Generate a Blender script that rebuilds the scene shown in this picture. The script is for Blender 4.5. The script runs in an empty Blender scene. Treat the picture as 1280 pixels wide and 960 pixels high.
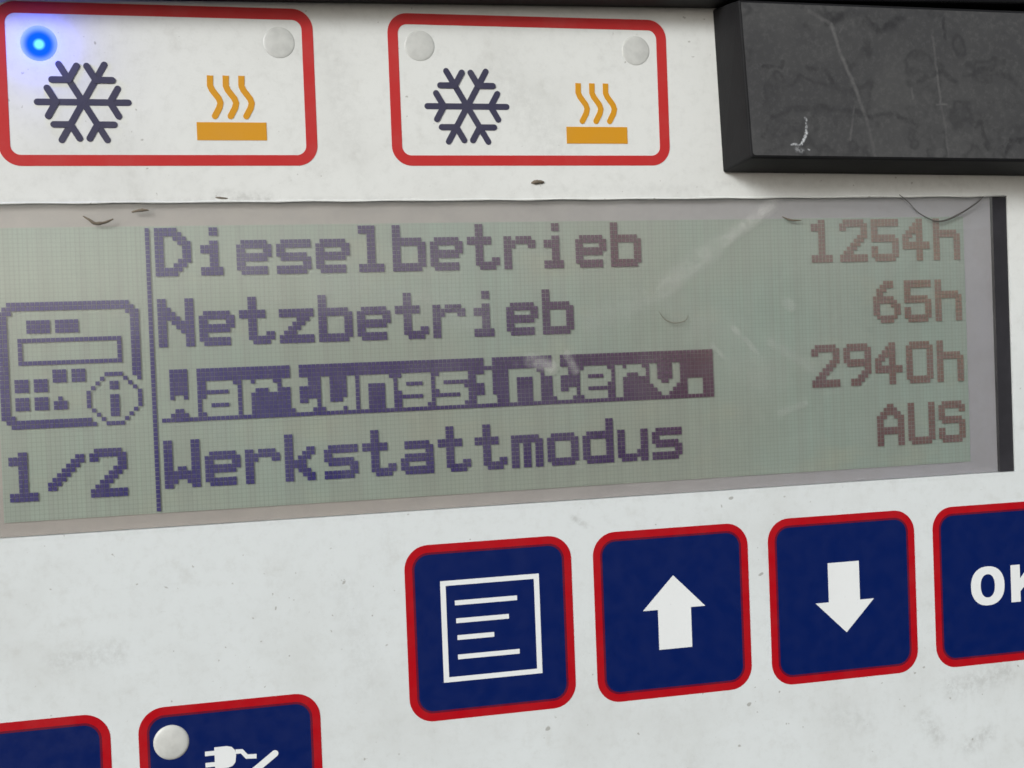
import bpy, bmesh, math, random
from mathutils import Matrix, Vector
random.seed(7)
R = math.radians
S = 0.00047            # one display dot in metres; every panel measure below is in dots
SC = bpy.context.scene

# ------------------------------------------------------------------ camera, sky, sun, exposure
# panel space: X right, Y down, W into the panel (viewer at negative W); local = (X, W, -Y) * S
TILT = R(2.3)          # the whole housing leans forward a little
MW = Matrix.Translation((0, 0, 1.45)) @ Matrix.Rotation(TILT, 4, 'X')

def P(X, Y, W=0.0):
    return Vector((X * S, W * S, -Y * S))

CAM = (4.4657, 31.9300, -306.0364)
ROWS = ((0.96861326, 0.03787406, -0.24567033), (-0.04192579, 0.99905703, -0.0112815), (0.2450114, 0.02122733, 0.96928779))
cam = bpy.data.cameras.new('camera')
co = bpy.data.objects.new('camera', cam)
SC.collection.objects.link(co)
cx = Vector((ROWS[0][0], ROWS[0][2], -ROWS[0][1]))
cy = -Vector((ROWS[1][0], ROWS[1][2], -ROWS[1][1]))
cz = -Vector((ROWS[2][0], ROWS[2][2], -ROWS[2][1]))
rot = Matrix((cx, cy, cz)).transposed().to_4x4()
co.matrix_world = MW @ Matrix.Translation(P(*CAM)) @ rot
cam.sensor_width = 36
cam.lens = 36 * 1637.2 / 1280
cam.clip_start = 0.005
cam.clip_end = 100
SC.camera = co

SUN_EL, SUN_AZ = R(21), R(42)        # above the horizon; to the left of straight behind the viewer
world = bpy.data.worlds.new('World')
SC.world = world
world.use_nodes = True
wn = world.node_tree
bg = wn.nodes['Background']
sky = wn.nodes.new('ShaderNodeTexSky')
sky.sky_type = 'NISHITA'
sky.sun_disc = False
sky.sun_elevation = SUN_EL
sky.sun_rotation = R(180) + SUN_AZ
sky.dust_density = 1.6
sky.air_density = 1.0
hs = wn.nodes.new('ShaderNodeHueSaturation')   # a thin overcast: most of the blue is gone
hs.inputs['Saturation'].default_value = 0.30
wn.links.new(sky.outputs[0], hs.inputs['Color'])
wn.links.new(hs.outputs[0], bg.inputs['Color'])
bg.inputs['Strength'].default_value = 0.10
sl = bpy.data.lights.new('sun', 'SUN')
sl.energy = 1.42
sl.angle = R(18)
sl.color = (0.945, 0.985, 1.0)
so = bpy.data.objects.new('sun', sl)
SC.collection.objects.link(so)
sd = Vector((-math.sin(SUN_AZ) * math.cos(SUN_EL), -math.cos(SUN_AZ) * math.cos(SUN_EL), math.sin(SUN_EL)))
so.location = Vector((0, 0, 1.45)) + sd * 3
so.rotation_euler = sd.to_track_quat('Z', 'Y').to_euler()
SC.view_settings.view_transform = 'Standard'
SC.view_settings.look = 'None'
SC.view_settings.gamma = 1
SC.view_settings.exposure = 0.36
SC.cycles.filter_width = 1.6

# ------------------------------------------------------------------ object helpers
ABS = {}
def thing(name, label, cat, at, group=None):
    o = bpy.data.objects.new(name, None)
    SC.collection.objects.link(o)
    o.empty_display_size = 0.01
    o.matrix_world = MW @ Matrix.Translation(P(*at))
    o['label'] = label
    o['category'] = cat
    if group: o['group'] = group
    ABS[o] = P(*at)
    return o

def obj(name, bm, mat, parent=None, label=None, smooth=False):
    """links a bmesh built in panel space as one mesh object under parent"""
    me = bpy.data.meshes.new(name)
    lo = Vector((1e9,) * 3); hi = -lo
    for v in bm.verts:
        for i in range(3):
            lo[i] = min(lo[i], v.co[i]); hi[i] = max(hi[i], v.co[i])
    c = (lo + hi) / 2
    bmesh.ops.translate(bm, verts=bm.verts, vec=-c)
    bmesh.ops.recalc_face_normals(bm, faces=bm.faces)
    bm.to_mesh(me); bm.free()
    mats = mat if isinstance(mat, (list, tuple)) else [mat]
    for m in mats: me.materials.append(m)
    if smooth:
        for p in me.polygons: p.use_smooth = True
    o = bpy.data.objects.new(name, me)
    SC.collection.objects.link(o)
    if parent is not None:
        o.parent = parent
        o.location = c - ABS[parent]
    else:
        o.matrix_world = MW @ Matrix.Translation(c)
    ABS[o] = c
    if label: o['label'] = label
    return o

def tag(o, label, cat, group=None):
    o['label'] = label; o['category'] = cat
    if group: o['group'] = group
    return o

def prism(bm, loop, w0, w1):
    """solid plate: outline loop [(X,Y)], front at w0 (towards the viewer), back at w1"""
    a = [bm.verts.new(P(x, y, w0)) for x, y in loop]
    b = [bm.verts.new(P(x, y, w1)) for x, y in loop]
    n = len(loop)
    bm.faces.new(a); bm.faces.new(b[::-1])
    for i in range(n):
        bm.faces.new((a[i], b[i], b[(i + 1) % n], a[(i + 1) % n]))

def ring(bm, out, inn, w0, w1):
    n = len(out)
    A = [bm.verts.new(P(x, y, w0)) for x, y in out]; B = [bm.verts.new(P(x, y, w0)) for x, y in inn]
    C = [bm.verts.new(P(x, y, w1)) for x, y in out]; D = [bm.verts.new(P(x, y, w1)) for x, y in inn]
    for i in range(n):
        j = (i + 1) % n
        bm.faces.new((A[i], A[j], B[j], B[i])); bm.faces.new((C[i], D[i], D[j], C[j]))
        bm.faces.new((A[i], C[i], C[j], A[j])); bm.faces.new((B[i], B[j], D[j], D[i]))

def rrect(x0, y0, x1, y1, r, n=8):
    pts = []
    for cx_, cy_, a0 in ((x1 - r, y0 + r, -90), (x1 - r, y1 - r, 0), (x0 + r, y1 - r, 90), (x0 + r, y0 + r, 180)):
        for k in range(n + 1):
            a = R(a0 + 90 * k / n)
            pts.append((cx_ + r * math.cos(a), cy_ + r * math.sin(a)))
    return pts

def rect(x0, y0, x1, y1): return [(x0, y0), (x1, y0), (x1, y1), (x0, y1)]

def stroke(ax, ay, bx, by, w, cap=True, n=7):
    d = math.atan2(by - ay, bx - ax); r = w / 2; pts = []
    if not cap:
        nx, ny = -math.sin(d) * r, math.cos(d) * r
        return [(ax + nx, ay + ny), (ax - nx, ay - ny), (bx - nx, by - ny), (bx + nx, by + ny)]
    for k in range(n + 1):
        a = d - math.pi / 2 + math.pi * k / n
        pts.append((bx + r * math.cos(a), by + r * math.sin(a)))
    for k in range(n + 1):
        a = d + math.pi / 2 + math.pi * k / n
        pts.append((ax + r * math.cos(a), ay + r * math.sin(a)))
    return pts

def ribbon(pts, w, round_end=False):
    """one outline round a polyline with mitred joints"""
    L, Rr = [], []
    n = len(pts)
    for i, (x, y) in enumerate(pts):
        dx = dy = 0
        if i: d = math.hypot(x - pts[i-1][0], y - pts[i-1][1]); dx += (x - pts[i-1][0]) / d; dy += (y - pts[i-1][1]) / d
        if i < n - 1: d = math.hypot(pts[i+1][0] - x, pts[i+1][1] - y); dx += (pts[i+1][0] - x) / d; dy += (pts[i+1][1] - y) / d
        m = math.hypot(dx, dy); dx /= m; dy /= m
        L.append((x - dy * w / 2, y + dx * w / 2)); Rr.append((x + dy * w / 2, y - dx * w / 2))
    cap = []
    if round_end:
        x, y = pts[-1]; d = math.atan2(y - pts[-2][1], x - pts[-2][0])
        cap = [(x + w / 2 * math.cos(d + math.pi / 2 - math.pi * k / 8), y + w / 2 * math.sin(d + math.pi / 2 - math.pi * k / 8)) for k in range(1, 8)]
    return L + cap + Rr[::-1]

def dome(bm, X, Y, r, h, w=0.0, rings=6, seg=40, base=0.07):
    """shallow lens bump with a short upright rim"""
    prev = [bm.verts.new(P(X + r * math.cos(2 * math.pi * k / seg), Y + r * math.sin(2 * math.pi * k / seg), w)) for k in range(seg)]
    for i in range(0, rings):
        t = i / rings
        rr = r * (0.985 * math.cos(t * math.pi / 2)); hh = base + (h - base) * math.sin(t * math.pi / 2)
        cur = [bm.verts.new(P(X + rr * math.cos(2 * math.pi * k / seg), Y + rr * math.sin(2 * math.pi * k / seg), w - hh)) for k in range(seg)]
        for k in range(seg): bm.faces.new((prev[k], prev[(k+1) % seg], cur[(k+1) % seg], cur[k]))
        prev = cur
    top = bm.verts.new(P(X, Y, w - h))
    for k in range(seg): bm.faces.new((prev[k], prev[(k+1) % seg], top))

def tube(bm, pts, r, seg=6):
    """tapering hair-thin tube through panel space points"""
    V = [P(*p) for p in pts]; rows = []
    for i, v in enumerate(V):
        d = (V[min(i+1, len(V)-1)] - V[max(i-1, 0)]).normalized()
        a = d.orthogonal().normalized(); b = d.cross(a)
        rr = r[i] * S
        rows.append([bm.verts.new(v + a * rr * math.cos(2*math.pi*k/seg) + b * rr * math.sin(2*math.pi*k/seg)) for k in range(seg)])
    for q, w in zip(rows, rows[1:]):
        for k in range(seg): bm.faces.new((q[k], q[(k+1) % seg], w[(k+1) % seg], w[k]))
    bm.faces.new(rows[0]); bm.faces.new(rows[-1][::-1])

# ------------------------------------------------------------------ node helpers
PANEL = thing('control_panel', 'white control panel with a grey dot matrix display and red bordered membrane keys', 'control panel', (90, 30, 0))

class N:
    """small node graph builder; dots() gives panel coordinates counted in display dots from the panel's root"""
    def __init__(s, name, rough=0.5, spec=0.5):
        s.m = bpy.data.materials.new(name); s.m.use_nodes = True; s.t = s.m.node_tree
        s.b = s.t.nodes['Principled BSDF']
        s.b.inputs['Roughness'].default_value = rough
        s.b.inputs['Specular IOR Level'].default_value = spec
    def n(s, typ, **kw):
        nd = s.t.nodes.new(typ)
        for k, v in kw.items(): setattr(nd, k, v)
        return nd
    def l(s, a, b): s.t.links.new(a, b)
    def dots(s):
        tc = s.n('ShaderNodeTexCoord', object=PANEL)
        mp = s.n('ShaderNodeMapping'); mp.inputs['Scale'].default_value = (1 / S, 1 / S, -1 / S); mp.inputs['Location'].default_value = (90, 0, 30)
        s.l(tc.outputs['Object'], mp.inputs['Vector'])
        return mp.outputs[0]          # (X, W, Y)
    def noise(s, vec, scale, detail=4, rough=0.55, stretch=None):
        if stretch:
            mp = s.n('ShaderNodeMapping'); mp.inputs['Scale'].default_value = stretch; s.l(vec, mp.inputs['Vector']); vec = mp.outputs[0]
        t = s.n('ShaderNodeTexNoise'); t.inputs['Scale'].default_value = scale; t.inputs['Detail'].default_value = detail; t.inputs['Roughness'].default_value = rough
        s.l(vec, t.inputs['Vector']); return t.outputs['Fac']
    def rng(s, val, a, b, c=0.0, d=1.0, smooth=True):
        r = s.n('ShaderNodeMapRange'); r.interpolation_type = 'SMOOTHSTEP' if smooth else 'LINEAR'
        for k, v in zip(('From Min', 'From Max', 'To Min', 'To Max'), (a, b, c, d)): r.inputs[k].default_value = v
        s.l(val, r.inputs['Value']); return r.outputs['Result']
    def math(s, op, a, b=None):
        m = s.n('ShaderNodeMath', operation=op)
        for i, v in enumerate((a, b)):
            if v is None: continue
            if isinstance(v, (int, float)): m.inputs[i].default_value = v
            else: s.l(v, m.inputs[i])
        return m.outputs[0]
    def mix(s, fac, a, b):
        m = s.n('ShaderNodeMix', data_type='RGBA')
        for sock, v in ((m.inputs[0], fac), (m.inputs[6], a), (m.inputs[7], b)):
            if isinstance(v, (int, float)): sock.default_value = v
            elif isinstance(v, tuple): sock.default_value = v + (1,)
            else: s.l(v, sock)
        return m.outputs[2]
    def seg(s, vec, a, b, r0, r1):
        """1 near the segment a-b (dots), falling to 0 between r0 and r1"""
        a = Vector((a[0], 0, a[1])); b = Vector((b[0], 0, b[1])); ba = b - a
        fl = s.n('ShaderNodeVectorMath', operation='MULTIPLY'); s.l(vec, fl.inputs[0]); fl.inputs[1].default_value = (1, 0, 1)
        pa = s.n('ShaderNodeVectorMath', operation='SUBTRACT'); s.l(fl.outputs[0], pa.inputs[0]); pa.inputs[1].default_value = a
        dt = s.n('ShaderNodeVectorMath', operation='DOT_PRODUCT'); s.l(pa.outputs[0], dt.inputs[0]); dt.inputs[1].default_value = ba / ba.length_squared
        cl = s.n('ShaderNodeClamp'); s.l(dt.outputs['Value'], cl.inputs[0])
        sc = s.n('ShaderNodeVectorMath', operation='SCALE'); sc.inputs[0].default_value = ba; s.l(cl.outputs[0], sc.inputs['Scale'])
        df = s.n('ShaderNodeVectorMath', operation='SUBTRACT'); s.l(pa.outputs[0], df.inputs[0]); s.l(sc.outputs[0], df.inputs[1])
        ln = s.n('ShaderNodeVectorMath', operation='LENGTH'); s.l(df.outputs[0], ln.inputs[0])
        return s.rng(ln.outputs['Value'], r0, r1, 1.0, 0.0)
    def bump(s, h, strength, dist):
        b = s.n('ShaderNodeBump'); b.inputs['Strength'].default_value = strength; b.inputs['Distance'].default_value = dist
        s.l(h, b.inputs['Height']); s.l(b.outputs[0], s.b.inputs['Normal'])
    def color(s, c):
        if isinstance(c, tuple): s.b.inputs['Base Color'].default_value = c + (1,)
        else: s.l(c, s.b.inputs['Base Color'])
        return s.m

def print_mat(name, col, dirt=(0.35, 0.33, 0.30), amount=0.10, rough=0.42, spec=0.35):
    """screen printed ink with a light film of dust and tiny specks"""
    g = N(name, rough, spec); v = g.dots()
    f = g.rng(g.noise(v, 0.09, 6, 0.65), 0.42, 0.75, 0.0, amount)
    c = g.mix(f, col, dirt)
    sp = g.rng(g.noise(v, 0.9, 2, 0.5), 0.70, 0.78, 0.0, 0.35)
    c = g.mix(sp, c, tuple(x * 0.6 for x in col))
    g.l(g.rng(g.noise(v, 0.25, 5), 0.3, 0.7, rough - 0.08, rough + 0.12), g.b.inputs['Roughness'])
    g.bump(g.noise(v, 1.6, 3), 0.10, 0.0001)
    return g.color(c)

def white_mat():
    g = N('white_overlay', 0.45, 0.4); v = g.dots()
    sep = g.n('ShaderNodeSeparateXYZ'); g.l(v, sep.inputs[0])
    # upper half lighter and a little warmer, lower half cooler
    c = g.mix(g.rng(sep.outputs[2], -10, 75), (0.730, 0.740, 0.715), (0.680, 0.714, 0.716))
    c = g.mix(g.rng(g.noise(v, 0.022, 7, 0.62), 0.46, 0.74, 0.0, 0.30), c, (0.47, 0.47, 0.44))
    c = g.mix(g.rng(g.noise(v, 0.11, 8, 0.7), 0.53, 0.75, 0.0, 0.25), c, (0.40, 0.39, 0.35))
    c = g.mix(g.rng(g.noise(v, 0.33, 6, 0.75), 0.46, 0.70, 0.0, 0.16), c, (0.42, 0.42, 0.39))
    # tiny dark specks, denser where it is grubby
    grub = g.rng(g.noise(v, 0.03, 2), 0.35, 0.65, 0.745, 0.685)
    d = g.math('SUBTRACT', g.noise(v, 0.62, 2, 0.5), grub)
    c = g.mix(g.rng(d, 0.0, 0.05, 0.0, 0.55), c, (0.22, 0.20, 0.17))
    d2 = g.noise(v, 0.28, 1, 0.4, (1.0, 1.0, 1.5))
    c = g.mix(g.rng(d2, 0.765, 0.80, 0.0, 0.55), c, (0.20, 0.18, 0.15))
    # rubbed grey smudges
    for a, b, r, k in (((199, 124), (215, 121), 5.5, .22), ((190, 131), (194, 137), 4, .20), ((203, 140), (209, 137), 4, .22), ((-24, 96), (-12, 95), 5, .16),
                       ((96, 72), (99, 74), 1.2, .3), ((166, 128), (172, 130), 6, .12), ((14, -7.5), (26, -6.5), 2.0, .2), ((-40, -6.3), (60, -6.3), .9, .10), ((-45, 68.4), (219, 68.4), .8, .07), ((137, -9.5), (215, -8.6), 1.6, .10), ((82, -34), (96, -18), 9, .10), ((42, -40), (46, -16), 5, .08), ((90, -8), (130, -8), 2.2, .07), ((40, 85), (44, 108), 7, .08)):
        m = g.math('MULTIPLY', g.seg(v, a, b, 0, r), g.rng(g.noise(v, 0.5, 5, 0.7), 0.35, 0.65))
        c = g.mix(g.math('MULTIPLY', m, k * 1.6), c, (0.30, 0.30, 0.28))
    g.l(g.rng(g.noise(v, 0.15, 5), 0.3, 0.7, 0.36, 0.58), g.b.inputs['Roughness'])
    g.bump(g.noise(v, 1.3, 4, 0.6), 0.16, 0.0001)
    return g.color(c)

def lcd_mat():
    """reflective LCD field: pale dots with thin darker gaps, faint column streaks"""
    g = N('display_field', 0.55, 0.2); v = g.dots()
    sep = g.n('ShaderNodeSeparateXYZ'); g.l(v, sep.inputs[0])
    c = g.mix(g.rng(sep.outputs[0], -30, 120), (0.318, 0.375, 0.310), (0.292, 0.324, 0.270))
    c = g.mix(g.rng(sep.outputs[0], 100, 215), c, (0.258, 0.318, 0.275))
    c = g.mix(g.rng(g.noise(v, 0.022, 3, 0.5), 0.42, 0.68, 0.0, 0.55), c, (0.285, 0.365, 0.315))
    c = g.mix(g.rng(g.noise(v, 0.035, 4, 0.6, (1.0, 1.0, 1.6)), 0.52, 0.72, 0.0, 0.35), c, (0.36, 0.36, 0.27))
    st = g.noise(v, 0.30, 3, 0.7, (1.0, 0.0, 0.012))
    c = g.mix(g.rng(st, 0.40, 0.62, 0.0, 0.27), c, (0.24, 0.245, 0.215))
    for ax, p in ((0, 0.0), (2, 0.0)):
        k = LK
        u = g.math('DIVIDE', g.math('SUBTRACT', sep.outputs[ax], CAM[0 if ax == 0 else 1] * (1 - k)), k)
        fr = g.math('FRACT', g.math('ADD', u, 1000.0))
        e = g.math('ABSOLUTE', g.math('SUBTRACT', fr, 0.5))
        c = g.mix(g.rng(e, 0.34, 0.47, 0.0, 0.22 if ax else 0.26), c, (0.165, 0.175, 0.160))
    return g.color(c)

def dot_mat():
    """switched-on dots: blue violet at the left, browner to the right; viewing-angle tint and reflection wash put into the colour"""
    g = N('display_dots', 0.6, 0.1); v = g.dots()
    sep = g.n('ShaderNodeSeparateXYZ'); g.l(v, sep.inputs[0])
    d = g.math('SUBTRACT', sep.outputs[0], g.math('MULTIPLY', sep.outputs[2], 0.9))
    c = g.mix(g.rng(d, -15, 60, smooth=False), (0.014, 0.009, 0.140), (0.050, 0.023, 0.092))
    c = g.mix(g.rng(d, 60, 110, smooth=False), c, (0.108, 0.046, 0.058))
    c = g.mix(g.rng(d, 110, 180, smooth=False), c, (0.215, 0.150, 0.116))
    c = g.mix(g.rng(g.noise(v, 0.35, 4, 0.7), 0.35, 0.7, 0.0, 0.15), c, (0.16, 0.13, 0.20))
    return g.color(c)

def bezel_mat():
    g = N('display_border', 0.5, 0.3); v = g.dots()
    sep = g.n('ShaderNodeSeparateXYZ'); g.l(v, sep.inputs[0])
    c = g.mix(g.rng(sep.outputs[0], 30, 215), (0.360, 0.330, 0.300), (0.315, 0.310, 0.330))
    c = g.mix(g.rng(g.noise(v, 0.12, 6, 0.7), 0.4, 0.7, 0.0, 0.3), c, (0.25, 0.235, 0.225))
    return g.color(c)

F0 = 0.125
def glass_mat():
    """clear window: see-through with a soft sky reflection, a film of dust, rubbed spots and pale streaks"""
    m = bpy.data.materials.new('window_film'); m.use_nodes = True; t = m.node_tree
    g = N.__new__(N); g.m = m; g.t = t; g.b = t.nodes['Principled BSDF']
    v = g.dots()
    tr = g.n('ShaderNodeBsdfTransparent'); gl = g.n('ShaderNodeBsdfGlossy'); gl.inputs['Roughness'].default_value = 0.06
    gl.inputs['Color'].default_value = (1, 1, 1, 1)
    lw = g.n('ShaderNodeLayerWeight'); lw.inputs['Blend'].default_value = 0.5        # Schlick reflectance, pane plus the polariser behind it
    sch = g.math('ADD', g.math('MULTIPLY', g.math('POWER', lw.outputs['Facing'], 5.0), 1 - F0), F0)
    mx = g.n('ShaderNodeMixShader'); g.l(sch, mx.inputs[0]); g.l(tr.outputs[0], mx.inputs[1]); g.l(gl.outputs[0], mx.inputs[2])
    df = g.n('ShaderNodeBsdfDiffuse'); df.inputs['Color'].default_value = (0.72, 0.72, 0.68, 1)
    film = g.rng(g.noise(v, 0.05, 6, 0.65), 0.35, 0.75, 0.0, 0.055)
    pale_marks = None
    brk = g.rng(g.noise(v, 0.22, 6, 0.75), 0.20, 0.70)
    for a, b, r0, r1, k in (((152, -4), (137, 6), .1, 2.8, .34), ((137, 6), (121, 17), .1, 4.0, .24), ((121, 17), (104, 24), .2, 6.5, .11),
                            ((133, 28), (150, 40), 1, 9, .07), ((140, 27), (146, 33), .1, 1.6, .20), ((134, 31), (137, 34), .1, 1.2, .20),
                            ((155, 21), (156, 22), .3, 2.2, .20), ((150, 31), (161, 38), .3, 2.2, .12), ((159, 47), (152, 49), .2, 1.6, .10),
                            ((87, 33), (92, 35), .3, 2.6, .34), ((96, 32), (98, 36), .2, 1.6, .28), ((136, 33), (143, 39), .2, 2.5, .09),
                            ((38, 16), (75, 21), 1.0, 7.0, .10), ((20, 8), (26, 16), 1, 6, .07), ((-20, 6), (-2, 20), 1, 12, .05)):
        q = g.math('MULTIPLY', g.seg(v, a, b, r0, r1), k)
        pale_marks = q if pale_marks is None else g.math('MAXIMUM', pale_marks, q)
    amt = g.math('ADD', film, g.math('MULTIPLY', pale_marks, brk))
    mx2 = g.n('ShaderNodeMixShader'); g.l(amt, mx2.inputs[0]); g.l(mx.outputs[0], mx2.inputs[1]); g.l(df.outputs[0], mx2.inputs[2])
    out = t.nodes['Material Output']; g.l(mx2.outputs[0], out.inputs['Surface'])
    t.nodes.remove(g.b)
    return m

def clear_mat():
    m = bpy.data.materials.new('clear_back'); m.use_nodes = True; t = m.node_tree
    tr = t.nodes.new('ShaderNodeBsdfTransparent'); t.links.new(tr.outputs[0], t.nodes['Material Output'].inputs['Surface'])
    t.nodes.remove(t.nodes['Principled BSDF'])
    return m

def black_mat(name, col, rough=0.55):
    g = N(name, rough, 0.18); v = g.dots()
    c = g.mix(g.rng(g.noise(v, 0.08, 6, 0.7), 0.4, 0.7, 0.0, 0.5), col, tuple(x * 1.7 for x in col))
    g.bump(g.noise(v, 1.2, 4), 0.2, 0.0001)
    return g.color(c)

def worn_mat():
    """scuffed front of the rubber block: dried water marks, scratches, a pale chip"""
    g = N('worn_rubber', 0.62, 0.3); v0 = g.dots(); v = v0
    nz = g.n('ShaderNodeTexNoise'); nz.inputs['Scale'].default_value = 0.35; nz.inputs['Detail'].default_value = 5; g.l(v0, nz.inputs['Vector'])
    sb = g.n('ShaderNodeVectorMath', operation='SUBTRACT'); g.l(nz.outputs['Color'], sb.inputs[0]); sb.inputs[1].default_value = (.5, .5, .5)
    scl = g.n('ShaderNodeVectorMath', operation='SCALE'); g.l(sb.outputs[0], scl.inputs[0]); scl.inputs['Scale'].default_value = 2.6
    ad = g.n('ShaderNodeVectorMath', operation='ADD'); g.l(v0, ad.inputs[0]); g.l(scl.outputs[0], ad.inputs[1]); wob = ad.outputs[0]
    sc2 = g.n('ShaderNodeVectorMath', operation='SCALE'); g.l(sb.outputs[0], sc2.inputs[0]); sc2.inputs['Scale'].default_value = 0.9
    ad2 = g.n('ShaderNodeVectorMath', operation='ADD'); g.l(v0, ad2.inputs[0]); g.l(sc2.outputs[0], ad2.inputs[1]); wob2 = ad2.outputs[0]
    c = g.mix(g.rng(g.noise(v, 0.05, 6, 0.65), 0.35, 0.7), (0.050, 0.050, 0.052), (0.068, 0.068, 0.068))
    c = g.mix(g.rng(g.noise(v, 0.8, 4, 0.7), 0.45, 0.75, 0.0, 0.5), c, (0.095, 0.095, 0.094))
    w = g.noise(v, 0.060, 3, 0.55)                            # tide lines of dried water
    e = g.math('ABSOLUTE', g.math('SUBTRACT', w, 0.54))
    c = g.mix(g.math('MULTIPLY', g.rng(e, 0.0, 0.040, 0.62, 0.0), g.rng(g.noise(v, 0.12, 6, 0.7), 0.38, 0.62, 0.0, 0.9)), c, (0.026, 0.026, 0.028))
    def lines(vec, groups, brk, c, col):
        m = None
        for pts, r0, r1, ks in groups:
            for a, b, k in zip(pts, pts[1:], ks if isinstance(ks, tuple) else (ks,) * 9):
                q = g.math('MULTIPLY', g.seg(vec, a, b, r0, r1), k)
                m = q if m is None else g.math('MAXIMUM', m, q)
        return g.mix(g.math('MULTIPLY', m, brk), c, col)
    # edges of dried water stains
    c = lines(wob, (([(142.2, -18.8), (143.9, -22.4), (148.6, -24.8), (154.6, -25.5), (159.9, -25.5), (169.3, -24.4)], .1, 1.1, .6),
                    ([(169.9, -23.2), (177.4, -24.2), (183.6, -21.4)], .1, 1.2, .7), ([(154.2, -35.4), (158.9, -34.6), (160.8, -32.2)], .1, .8, .6),
                    ([(184.6, -31.9), (191.0, -34.8), (195.1, -32.1)], .1, 1.1, .55), ([(198.7, -34), (203.7, -35.6), (210.1, -33.6), (213.6, -30.5)], .1, 1.3, .45),
                    ([(170.7, -47), (174.1, -44.3), (180.3, -47.5)], .2, 1.8, .8), ([(143.1, -35.2), (147.7, -35.0), (148.4, -37.1)], .1, .7, .6),
                    ([(192.1, -48.1), (192.3, -43.2)], .1, .6, .7), ([(200.4, -20.9), (201.8, -22.2), (203.7, -15.3)], .1, 1.0, .6),
                    ([(208.7, -14.7), (210.3, -17.2), (213.9, -18.2)], .2, 1.1, .85), ([(159.4, -48.5), (162, -46.7), (164, -48)], .3, 1.5, .8)),
              g.rng(g.noise(v, 0.35, 5, 0.75), 0.28, 0.62), c, (0.022, 0.022, 0.024))
    # scratches
    c = lines(wob2, (([(155.4, -48.7), (161.3, -45.8), (163.4, -38.6), (167.7, -28.9), (169.9, -22.6), (171.9, -13.7)], .05, .75, (.32, .56, .52, .42, .25)),
                     ([(188.8, -43.1), (189.9, -33.9), (190.3, -26.8), (191.6, -21.5), (192.3, -13.4)], .02, .5, (.32, .45, .22, .22)),
                     ([(189.3, -26.6), (192.1, -26.6)], .02, .4, .45), ([(166.6, -25.6), (165.3, -17.7)], .02, .5, .35),
                     ([(164.6, -45.6), (163.6, -43.8)], .02, .5, .3), ([(182.5, -30.4), (182.7, -27.9)], .02, .5, .3)),
              g.rng(g.noise(v, 0.5, 5, 0.75), 0.25, 0.65, 0.2, 0.95), c, (0.17, 0.168, 0.165))
    # the pale chip
    c = lines(wob, (([(153.5, -23.1), (153.7, -20.6), (153.2, -18.2)], .02, .42, .7), ([(153.6, -18.9), (153.0, -17.9), (152.2, -17.0)], .15, .75, 1.0),
                    ([(151.9, -16.7), (149.6, -16.5)], .02, .45, .7), ([(151.2, -15.4), (152.4, -15.2)], .1, 1.1, .28), ([(154.2, -15.8), (154.5, -15.7)], .05, .4, .5)),
              g.rng(g.noise(v, 1.6, 3, 0.7), 0.36, 0.58, 0.1, 1.0), c, (0.62, 0.64, 0.66))
    g.bump(g.noise(v, 1.1, 5, 0.7), 0.25, 0.0001)
    return g.color(c)

def lamp_mat():
    g = N('lamp_plastic', 0.35, 0.5); v = g.dots()
    c = g.mix(g.rng(g.noise(v, 0.3, 5, 0.6), 0.35, 0.7), (0.60, 0.605, 0.575), (0.515, 0.52, 0.495))
    g.b.inputs['Subsurface Weight'].default_value = 0.0
    return g.color(c)

LED = (-22.65, -40.85); HOT = (-22.6, -40.6)
def lit_mat():
    """lit blue diode seen through its lens: a bright die in the middle, deep blue round it"""
    g = N('lit_lamp', 0.7, 0.08); v = g.dots()
    dist = g.n('ShaderNodeVectorMath', operation='DISTANCE')
    fl = g.n('ShaderNodeVectorMath', operation='MULTIPLY'); g.l(v, fl.inputs[0]); fl.inputs[1].default_value = (1, 0, 1)
    g.l(fl.outputs[0], dist.inputs[0]); dist.inputs[1].default_value = (HOT[0], 0, HOT[1])
    d = dist.outputs['Value']
    c = g.mix(g.rng(d, 0.5, 1.5), (0.22, 0.95, 1.0), (0.0, 0.09, 1.0))
    c = g.mix(g.rng(d, 2.4, 4.2), c, (0.08, 0.18, 1.0))
    g.l(c, g.b.inputs['Emission Color'])
    g.l(g.rng(d, 2.6, 4.0, 0.95, 0.80), g.b.inputs['Emission Strength'])
    return g.color(g.mix(g.rng(d, 2.2, 4.2), (0.0, 0.015, 0.10), (0.30, 0.34, 0.50)))

LW = 1.1; LK = 1 + LW / -CAM[2]            # the dots lie LW dots behind the panel face
M_white = white_mat()
M_red_frame = print_mat('red_print', (0.50, 0.028, 0.028), amount=0.06, spec=0.22)
M_red_key = print_mat('red_key_print', (0.41, 0.003, 0.009), amount=0.02, rough=0.36, spec=0.25)
M_navy = print_mat('navy_print', (0.0012, 0.0105, 0.092), dirt=(0.06, 0.07, 0.11), amount=0.02, rough=0.38, spec=0.22)
M_overprint = print_mat('red_over_navy_print', (0.13, 0.003, 0.022), amount=0.02, spec=0.25)
M_key_white = print_mat('white_key_print', (0.78, 0.80, 0.80), amount=0.06)
M_snow = print_mat('slate_print', (0.040, 0.038, 0.076), amount=0.06)
M_orange = print_mat('orange_print', (0.63, 0.285, 0.008), amount=0.04)
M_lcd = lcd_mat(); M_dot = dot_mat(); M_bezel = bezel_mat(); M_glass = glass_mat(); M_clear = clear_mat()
M_black = black_mat('black_plastic', (0.0045, 0.0045, 0.005))
M_strip = black_mat('black_border', (0.027, 0.026, 0.030), 0.5)
M_rubber = black_mat('black_rubber', (0.0095, 0.0095, 0.0105), 0.65)
M_worn = worn_mat(); M_lamp = lamp_mat(); M_lit = lit_mat()

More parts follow.
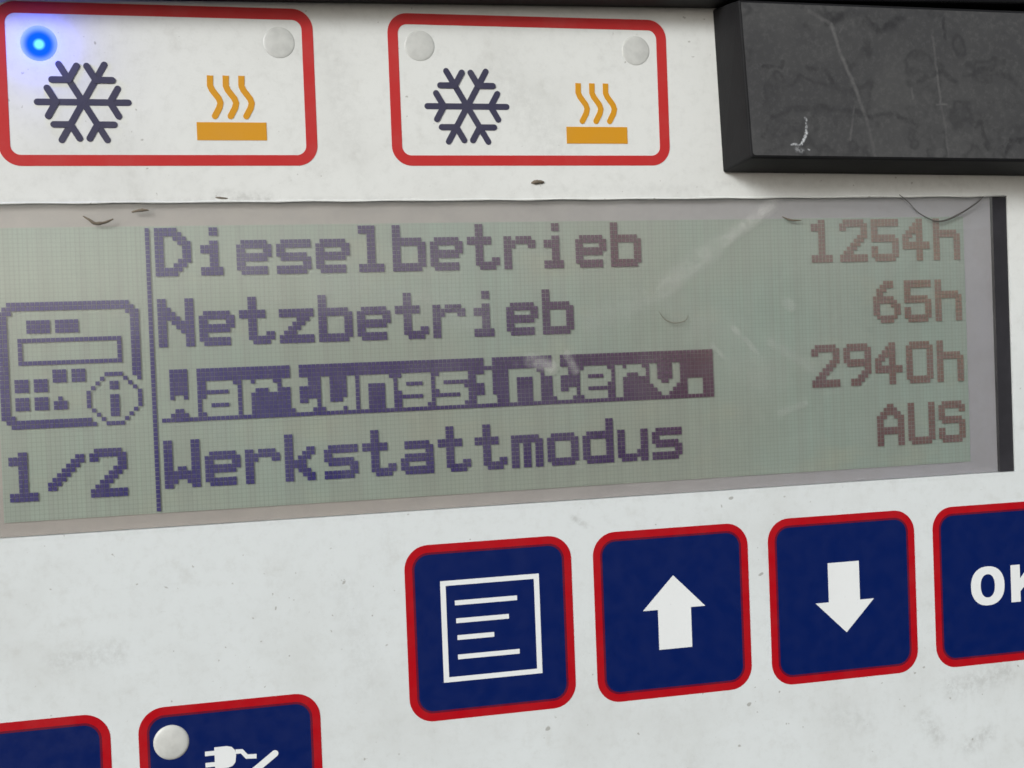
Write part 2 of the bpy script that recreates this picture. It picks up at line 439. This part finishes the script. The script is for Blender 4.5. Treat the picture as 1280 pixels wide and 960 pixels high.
# ------------------------------------------------------------------ front plate with the display window cut out
OX0, OX1, OY0, OY1 = -48.0, 219.6, -5.75, 67.8
bm = bmesh.new()
def grid_ring():
    out = rect(-95, -75, 330, 190); inn = rect(OX0, OY0, OX1, OY1)
    ring(bm, out, inn, 0.0, 4.0)
grid_ring()
obj('front_plate', bm, M_white, PANEL)

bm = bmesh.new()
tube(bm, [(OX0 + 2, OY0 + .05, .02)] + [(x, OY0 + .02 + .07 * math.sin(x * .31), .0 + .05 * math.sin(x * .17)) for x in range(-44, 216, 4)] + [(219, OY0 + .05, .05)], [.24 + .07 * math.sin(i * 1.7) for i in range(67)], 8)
obj('window_edge_bead', bm, M_white, PANEL, smooth=True)  # raised white bead added for the bright line along the opening's top edge

# ------------------------------------------------------------------ display
def LP(u, v): return (CAM[0] + (u - CAM[0]) * LK, CAM[1] + (v - CAM[1]) * LK)

bm = bmesh.new()
prism(bm, rect(OX0 + .1, OY0 + .1, OX1 - .1, OY1 - .1), 1.75, 3.6)
DISP = obj('display', bm, M_bezel, PANEL, 'grey dot matrix display')
bm = bmesh.new()
x0, y0 = LP(-34.4, -.4); x1, y1 = LP(206.4, 64.4)
prism(bm, rect(x0, y0, x1, y1), 1.5, 1.74)
obj('display_field', bm, M_lcd, DISP)
bm = bmesh.new()
prism(bm, rect(215.4, OY0 + .15, OX1 - .12, OY1 - .15), 0.42, 1.7)
obj('black_border', bm, M_strip, DISP)
bm = bmesh.new()
prism(bm, rect(OX0 + .2, OY0 + .2, 215.3, OY1 - .2), 0.40, 0.44)
bm.faces.ensure_lookup_table()
for f in bm.faces: f.material_index = 0 if f.calc_center_median().y < 0.401 * S else 1
obj('window_pane', bm, [M_glass, M_clear], DISP)

def dots(bm, cells, du, dv, g=0.052):
    for c, r in cells:
        a = [LP(du + c + g, dv + r + g), LP(du + c + 1 - g, dv + r + g), LP(du + c + 1 - g, dv + r + 1 - g), LP(du + c + g, dv + r + 1 - g)]
        bm.faces.new([bm.verts.new(P(x, y, LW)) for x, y in a])

F = {
'D': "XXXXX... XXXXXX.. XX..XXX. XX...XXX XX....XX XX....XX XX....XX XX...XXX XX..XXX. XXXXXX.. XXXXX...",
'N': "XX....XX XX....XX XXX...XX XXXX..XX XXXXX.XX XX.XXXXX XX..XXXX XX...XXX XX....XX XX....XX XX....XX",
'W': "XX....XX XX....XX XX....XX XX....XX XX....XX XX....XX XX.XX.XX XXXXXXXX XXXXXXXX XXX..XXX XX....XX",
'A': "...XX... ..XXXX.. .XXXXXX. XXX..XXX XX....XX XX....XX XXXXXXXX XXXXXXXX XX....XX XX....XX XX....XX",
'U': "XX....XX XX....XX XX....XX XX....XX XX....XX XX....XX XX....XX XX....XX XX....XX XXXXXXXX .XXXXXX.",
'S': ".XXXXXX. XXXXXXXX XX....XX XX...... XXXXXXX. .XXXXXXX ......XX XX....XX XX....XX XXXXXXXX .XXXXXX.",
'e': "........ ........ ........ .XXXXXX. XXXXXXXX XX....XX XXXXXXXX XXXXXXX. XX...... XXXXXXX. .XXXXXX.",
'i': "...XX... ...XX... ........ ...XX... .XXXX... .XXXX... ...XX... ...XX... ...XX... .XXXXX.. .XXXXX..",
's': "........ ........ ........ .XXXXXXX XXXXXXXX XX...... XXXXXXX. .XXXXXXX ......XX XXXXXXXX XXXXXXX.",
'l': ".XXXX... .XXXX... ...XX... ...XX... ...XX... ...XX... ...XX... ...XX... ...XX... .XXXXXX. .XXXXXX.",
'b': "XX...... XX...... XX...... XXXXXXX. XXXXXXXX XX....XX XX....XX XX....XX XX....XX XXXXXXXX XXXXXXX.",
'd': "......XX ......XX ......XX .XXXXXXX XXXXXXXX XX....XX XX....XX XX....XX XX....XX XXXXXXXX .XXXXXXX",
't': "..XX.... ..XX.... ..XX.... XXXXXX.. XXXXXX.. ..XX.... ..XX.... ..XX.... ..XX..XX ..XXXXXX ...XXXX.",
'r': "........ ........ ........ XX.XXXX. XXXXXXXX XXX...XX XX...... XX...... XX...... XX...... XX......",
'z': "........ ........ ........ XXXXXXXX XXXXXXXX ....XXX. ...XXX.. ..XXX... .XXX.... XXXXXXXX XXXXXXXX",
'k': "XX...... XX...... XX...... XX...XX. XX..XXX. XX.XXX.. XXXXX... XXXXX... XX.XXX.. XX..XXX. XX...XX.",
'a': "........ ........ ........ .XXXXXX. .XXXXXXX ......XX .XXXXXXX XXXXXXXX XX....XX XXXXXXXX .XXXXXXX",
'u': "........ ........ ........ XX....XX XX....XX XX....XX XX....XX XX....XX XX...XXX XXXXXXXX .XXXX.XX",
'n': "........ ........ ........ XXXXXXX. XXXXXXXX XX....XX XX....XX XX....XX XX....XX XX....XX XX....XX",
'g': "........ ........ ........ .XXXXXXX XXXXXXXX XX....XX XXXXXXXX .XXXXXXX ......XX .XXXXXXX .XXXXXX.",
'v': "........ ........ ........ XX....XX XX....XX XX....XX XX....XX XXX..XXX .XXXXXX. ..XXXX.. ...XX...",
'.': "........ ........ ........ ........ ........ ........ ........ .XXXX... .XXXX... .XXXX... .XXXX...",
'm': "........ ........ ........ XXXXXXX. XXXXXXXX XX.XX.XX XX.XX.XX XX.XX.XX XX.XX.XX XX.XX.XX XX.XX.XX",
'o': "........ ........ ........ .XXXXXX. XXXXXXXX XX....XX XX....XX XX....XX XX....XX XXXXXXXX .XXXXXX.",
'h': "XX...... XX...... XX...... XXXXXXX. XXXXXXXX XX....XX XX....XX XX....XX XX....XX XX....XX XX....XX",
'1': "...XX... .XXXX... .XXXX... ...XX... ...XX... ...XX... ...XX... ...XX... ...XX... .XXXXXX. .XXXXXX.",
'2': ".XXXXXX. XXXXXXXX XX....XX ......XX .....XXX ....XXX. ...XXX.. ..XXX... .XXX.... XXXXXXXX XXXXXXXX",
'4': "....XX.. ...XXX.. ..XXXX.. .XXXXX.. XXX.XX.. XX..XX.. XXXXXXXX XXXXXXXX ....XX.. ....XX.. ....XX..",
'5': "XXXXXXXX XXXXXXXX XX...... XX...... XXXXXXX. XXXXXXXX ......XX XX....XX XX....XX XXXXXXXX .XXXXXX.",
'6': "...XXX.. ..XXXX.. .XXX.... .XX..... XXXXXX.. XXXXXXX. XX...XXX XX....XX XX....XX .XXXXXX. ..XXXX..",
'9': ".XXXXXX. XXXXXXXX XX....XX XX....XX XXXXXXXX .XXXXXXX ......XX .....XXX ....XXX. ..XXXX.. ..XXX...",
'0': ".XXXXXX. XXXXXXXX XX....XX XX....XX XX....XX XX....XX XX....XX XX....XX XX....XX XXXXXXXX .XXXXXX.",
'/': "........ ......XX .....XXX ....XXX. ...XXX.. ..XXX... .XXX.... XXX..... XX...... ........ ........",
}
def cells(text, shifts=None):
    out = set()
    for i, ch in enumerate(text):
        off = 9 * i + (shifts[i] if shifts else 0)
        for r, row in enumerate(F[ch].split()):
            for c, k in enumerate(row):
                if k == 'X': out.add((off + c, r))
    return out

for i, (t, neg) in enumerate((('Dieselbetrieb', 0), ('Netzbetrieb', 0), ('Wartungsinterv.', 1), ('Werkstattmodus', 0))):
    bm = bmesh.new(); cs = cells(t)
    if neg: cs = {(c, r) for c in range(134) for r in range(12)} - cs
    dots(bm, sorted(cs), 0, 16 * i)
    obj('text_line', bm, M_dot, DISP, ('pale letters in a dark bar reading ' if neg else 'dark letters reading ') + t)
for i, t in enumerate(('1254h', '65h', '2940h', 'AUS')):
    bm = bmesh.new(); dots(bm, sorted(cells(t)), 206 - 9 * len(t), 16 * i)
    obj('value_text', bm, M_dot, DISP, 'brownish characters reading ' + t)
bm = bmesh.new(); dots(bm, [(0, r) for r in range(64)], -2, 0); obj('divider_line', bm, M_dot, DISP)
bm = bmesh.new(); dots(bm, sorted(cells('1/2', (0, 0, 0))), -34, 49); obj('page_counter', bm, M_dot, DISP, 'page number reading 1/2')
ic = set()
def box(c0, c1, r0, r1): ic.update((c, r) for c in range(c0, c1 + 1) for r in range(r0, r1 + 1))
box(-32, -7, 16, 16); box(-33, -6, 17, 17); box(-34, -32, 18, 18); box(-7, -5, 18, 18)
box(-34, -33, 19, 40); box(-6, -6, 19, 32); box(-5, -5, 19, 33)
box(-34, -32, 41, 41); box(-33, -16, 42, 42); box(-32, -15, 43, 43)
box(-28, -24, 20, 22); box(-22, -18, 20, 22)
box(-30, -9, 24, 24); box(-30, -9, 29, 29); box(-30, -30, 24, 29); box(-9, -9, 24, 29)
for c, r in ((-31, 33), (-27, 33), (-23, 31), (-19, 31), (-31, 37), (-27, 37)): box(c, c + 2, r, r + 2)
box(-22, -22, 37, 37); box(-23, -21, 38, 39)
box(-12, -9, 32, 32); box(-12, -9, 43, 43); box(-16, -16, 36, 39); box(-5, -5, 36, 39)
ic.update(((-13, 33), (-14, 34), (-15, 35), (-8, 33), (-7, 34), (-6, 35), (-15, 40), (-14, 41), (-13, 42), (-6, 40), (-7, 41), (-8, 42)))
box(-11, -10, 34, 35); box(-11, -10, 37, 41)
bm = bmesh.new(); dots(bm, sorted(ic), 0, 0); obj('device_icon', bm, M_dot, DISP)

# ------------------------------------------------------------------ the two wide red framed zone buttons
def snowflake(bm, X, Y):
    w = 1.45; RR = 9.65; k = 0
    def add(ax, ay, bx, by):
        nonlocal k
        prism(bm, stroke(ax, ay, bx, by, w), -0.10 - 0.012 * k, -0.01); k += 1
    for i in range(3):
        a = R(60 * i)
        add(X - RR * math.cos(a), Y - RR * math.sin(a), X + RR * math.cos(a), Y + RR * math.sin(a))
    for i in range(6):
        a = R(60 * i); jx, jy = X + 5.7 * math.cos(a), Y + 5.7 * math.sin(a)
        for s in (-1, 1):
            b = a + s * R(60)
            add(jx, jy, jx + 3.55 * math.cos(b), jy + 3.55 * math.sin(b))

def heat(bm, X, Y):
    prism(bm, rect(X, Y, X + 15.6, Y + 4.08), -0.10, -0.01)
    for k in range(3):
        x = X + 3.4 + 3.5 * k; y = Y - 10.6
        pts = [(0, 0), (-.06, 2.3), (.35, 3.3), (1.75, 5.2), (2.08, 6.2), (1.8, 7.3), (.75, 9.2)]
        prism(bm, ribbon([(x + a, y + b) for a, b in pts], 1.42, True), -0.10, -0.01)

for (x0, y0, x1, y1, lamps, sn, ht, lab) in (
        (-32.0, -50.0, 37.5, -13.9, (LED, (29.65, -42.15)), (-13.9, -28.0), (10.42, -23.78), 'red framed button with its blue lamp lit'),
        (54.9, -49.7, 124.45, -13.85, ((62.45, -42.12), (116.4, -42.05)), (73.4, -27.93), (97.85, -23.28), 'red framed button with both lamps off')):
    bm = bmesh.new()
    ring(bm, rrect(x0, y0, x1, y1, 4.7, 10), rrect(x0 + 2.45, y0 + 2.6, x1 - 2.6, y1 - 2.45, 2.2, 10), -0.07, -0.005)
    zb = obj('zone_button', bm, M_red_frame, PANEL, lab)
    bm = bmesh.new(); snowflake(bm, *sn); obj('snowflake', bm, M_snow, zb)
    bm = bmesh.new(); heat(bm, *ht); obj('heat_symbol', bm, M_orange, zb)
    for p in lamps:
        bm = bmesh.new(); lit = p == LED
        dome(bm, p[0], p[1], 3.9 if lit else 3.6, 0.16 if lit else 0.24, base=0.03 if lit else 0.05)
        obj('indicator_lamp', bm, M_lit if lit else M_lamp, zb, 'lit blue indicator lamp' if lit else 'unlit pale indicator lamp', smooth=True)
    if lamps[0] == LED:
        pl = bpy.data.lights.new('lamp_glow', 'POINT'); pl.energy = 0.0014; pl.color = (0.0, 0.03, 1.0); pl.shadow_soft_size = 0.8 * S
        po = bpy.data.objects.new('lamp_glow', pl); SC.collection.objects.link(po)
        po.parent = zb; po.location = P(LED[0], LED[1], -2.0) - ABS[zb]

# ------------------------------------------------------------------ navy keys
def key(x0, y0, x1, y1, label):
    bm = bmesh.new()
    ring(bm, rrect(x0, y0, x1, y1, 5.8, 10), rrect(x0 + 2.3, y0 + 2.3, x1 - 2.3, y1 - 2.35, 3.6, 10), -0.07, -0.005)
    n0 = len(bm.faces)
    ring(bm, rrect(x0 + 1.85, y0 + 1.85, x1 - 1.85, y1 - 1.9, 3.95, 10), rrect(x0 + 2.36, y0 + 2.36, x1 - 2.36, y1 - 2.41, 3.5, 10), -0.085, -0.04)
    bm.faces.ensure_lookup_table()
    for f in bm.faces[n0:]: f.material_index = 1
    k = obj('key', bm, [M_red_key, M_overprint], PANEL, label)
    bm = bmesh.new()
    prism(bm, rrect(x0 + 2.22, y0 + 2.22, x1 - 2.22, y1 - 2.27, 3.65, 10), -0.05, -0.004)
    obj('key_face', bm, M_navy, k)
    return k
k1 = key(53.85, 75.95, 95.05, 118.1, 'navy key with a white text page symbol')
k2 = key(100.6, 76.1, 141.65, 118.2, 'navy key with a white up arrow')
k3 = key(147.2, 75.9, 188.8, 118.5, 'navy key with a white down arrow')
k4 = key(194.2, 76.0, 235.4, 118.5, 'navy key marked OK')
kb = key(-8.1, 108.3, 32.75, 150.3, 'navy key with a white plug symbol and pale lamp')
ka = key(-55.0, 108.3, -14.1, 150.3, 'plain navy key')
bm = bmesh.new()
ring(bm, rect(62.3, 84.85, 86.7, 109.15), rect(63.6, 86.05, 85.4, 107.95), -0.10, -0.04)
for ax, bx, y in ((65.7, 81.05, 90.3), (65.85, 78.85, 94.6), (66.0, 75.05, 98.65), (65.95, 81.2, 103.3)):
    prism(bm, rect(ax, y - .57, bx, y + .57), -0.10, -0.04)
obj('page_symbol', bm, M_key_white, k1)
bm = bmesh.new()
prism(bm, [(121.3, 88.0), (129.6, 96.3), (125.75, 96.3), (125.75, 106.3), (117.0, 106.3), (117.0, 96.3), (113.05, 96.3)], -0.10, -0.04)
obj('up_arrow', bm, M_key_white, k2)
bm = bmesh.new()
prism(bm, [(163.65, 88.2), (172.5, 88.2), (172.5, 98.3), (176.5, 98.3), (168.4, 106.45), (159.9, 98.3), (163.65, 98.3)], -0.10, -0.04)
obj('down_arrow', bm, M_key_white, k3)
bm = bmesh.new()
def ell(cx_, cy_, a, b, n=40, p=2.25):
    o = []
    for k in range(n):
        t = 2 * math.pi * k / n; c, s_ = math.cos(t), math.sin(t)
        o.append((cx_ + a * math.copysign(abs(c) ** (2 / p), c), cy_ + b * math.copysign(abs(s_) ** (2 / p), s_)))
    return o
ring(bm, ell(210.15, 97.75, 5.05, 5.2), ell(210.15, 97.75, 2.15, 3.1), -0.10, -0.04)
prism(bm, [(217.2, 92.8), (220.0, 92.8), (220.0, 96.5), (223.3, 92.8), (226.8, 92.8), (223.0, 96.9), (227.1, 102.75), (223.7, 102.75), (221.1, 98.85), (220.0, 100.0), (220.0, 102.75), (217.2, 102.75)], -0.10, -0.04)
obj('ok_letters', bm, M_key_white, k4)
bm = bmesh.new()
prism(bm, [(8.4, 118.7), (11.2, 118.7), (12.3, 119.0), (13.0, 119.8), (13.2, 121.0), (13.0, 122.6), (12.3, 123.4), (11.2, 123.7), (8.4, 123.7)], -0.10, -0.04)
prism(bm, rect(6.3, 119.45, 8.45, 120.5), -0.11, -0.04); prism(bm, rect(6.3, 122.05, 8.45, 123.1), -0.11, -0.04)
prism(bm, ribbon([(13.1, 120.2), (14.5, 120.25), (15.6, 121.6), (17.8, 121.75)], 1.05), -0.115, -0.04)
prism(bm, stroke(22.0, 121.6, 11.0, 129.5, 1.55), -0.12, -0.04)
prism(bm, rrect(17.5, 126.5, 22.5, 131.5, 1.6), -0.10, -0.04)
prism(bm, rect(22.4, 127.3, 24.4, 128.3), -0.11, -0.04); prism(bm, rect(22.4, 129.7, 24.4, 130.7), -0.11, -0.04)
obj('plug_symbol', bm, M_key_white, kb)
bm = bmesh.new(); dome(bm, -1.0, 116.5, 3.95, 0.6, -0.05)
obj('indicator_lamp', bm, M_lamp, kb, smooth=True)

# ------------------------------------------------------------------ black rubber block, top right
def bev(bm, amt, seg=3):
    bmesh.ops.bevel(bm, geom=[e for e in bm.edges], offset=amt * S, segments=seg, profile=0.6, affect='EDGES', clamp_overlap=True)
BL = thing('rubber_block', 'black rubber block with a scratched grey front at the top right of the panel', 'rubber block', (220, -11, -8))
base = [(137.05, -52.8), (138.35, -12.0), (320, -9.6), (320, -55.4)]
front = [(137.1, -50.9), (138.9, -13.3), (320, -11.2), (320, -49.6)]
bm = bmesh.new()
a = [bm.verts.new(P(x, y, -15.6)) for x, y in front]; b = [bm.verts.new(P(x, y, -0.01)) for x, y in base]
bm.faces.new(a); bm.faces.new(b[::-1])
for i in range(4): bm.faces.new((a[i], b[i], b[(i+1) % 4], a[(i+1) % 4]))
bev(bm, 0.7)
obj('block_body', bm, M_rubber, BL, smooth=False)
bm = bmesh.new()
inn = [(137.75, -56.6), (139.75, -14.3)]
prism(bm, [(137.72, -50.3), (139.5, -14.6), (139.75, -14.15), (140.2, -13.98), (319.2, -11.95), (319.2, -49.0)], -15.72, -15.3)
obj('worn_face', bm, M_worn, BL)

# ------------------------------------------------------------------ housing lip along the top
bm = bmesh.new()
def ly(x): return -50.35 - (x + 31) * 0.0150
prism(bm, [(-95, ly(-95)), (330, ly(330)), (330, -100), (-95, -100)], -9.0, -0.02)
bev(bm, 0.8)
tag(obj('housing_lip', bm, M_black), 'black housing edge running along the top of the white panel', 'housing')

# ------------------------------------------------------------------ hair and dirt flecks on the panel
M_hair = black_mat('hair', (0.085, 0.08, 0.075), 0.6)
M_arc = black_mat('dry_rim', (0.17, 0.16, 0.13), 0.8)
M_fleck = black_mat('dried_dirt', (0.15, 0.125, 0.095), 0.85)
def crumb(pts, rad, label, cat='dirt fleck', mat=None, name='dirt_fleck', group='dirt flecks on the panel'):
    bm = bmesh.new(); tube(bm, pts, rad, 7)
    return tag(obj(name, bm, mat or M_fleck, smooth=True), label, cat, group)
def smoothpts(ctrl, n=8):
    out = []
    for i in range(len(ctrl) - 1):
        p0 = Vector(ctrl[max(i-1, 0)]); p1 = Vector(ctrl[i]); p2 = Vector(ctrl[i+1]); p3 = Vector(ctrl[min(i+2, len(ctrl)-1)])
        for k in range(n):
            t = k / n
            out.append(tuple(0.5 * ((2*p1) + (-p0+p2)*t + (2*p0-5*p1+4*p2-p3)*t*t + (-p0+3*p1-3*p2+p3)*t**3)))
    out.append(tuple(ctrl[-1])); return out
h = smoothpts([(187.5, -6.2, -0.15), (190, -4.3, -.2), (193, -1.6, .1), (197.5, .55, .2), (201, .55, .2), (205.5, -1.2, .15), (210.5, -4.0, -.05), (212.3, -5.6, -.15)])
crumb(h, [0.10 + 0.16 * math.exp(-((i / len(h) - .62) / .2) ** 2) for i in range(len(h))], 'thin dark hair curving down over the top right corner of the display', 'hair', M_hair, 'hair', None)
def fleck(ctrl, rmax, label, mat=None):
    p = smoothpts(ctrl, 5); n = len(p) - 1
    return crumb(p, [rmax * (0.25 + 0.75 * math.sin(math.pi * min(max(i / n, .06), .94))) * random.uniform(.75, 1.1) for i in range(n + 1)], label, mat=mat)
fleck([(-15.0, -2.8, .2), (-13.6, -1.9, .15), (-12.6, -1.2, .1), (-10.6, -1.3, .1), (-8.6, -2.1, .15)], .42, 'curved brown fleck on the top edge of the display above the small device icon')
fleck([(-4.6, -3.6, .2), (-2.6, -4.0, .1), (-.9, -4.0, .15)], .40, 'short straight brown fleck on the display above the divider line')
fleck([(154.4, -.9, .2), (156.6, 0.0, .15), (159.6, 0.1, .2)], .30, 'thin dark fleck on the display left of the number 1254h')
fleck([(120.2, 22.2, .25), (121.7, 24.2, .25), (124.2, 25.2, .2), (127.0, 24.7, .25), (127.9, 23.3, .25)], .15, 'faint arc shaped fleck on the display above the end of the dark text bar', M_arc)
fleck([(88.5, -9.7, -.2), (90.0, -9.9, -.25), (91.6, -9.85, -.2)], .55, 'brown crumb on the white strip under the button with both lamps off')
fleck([(13.9, -6.75, -.1), (15.2, -6.6, -.15), (16.6, -6.5, -.1)], .24, 'tiny dark fleck on the white strip just above the display')
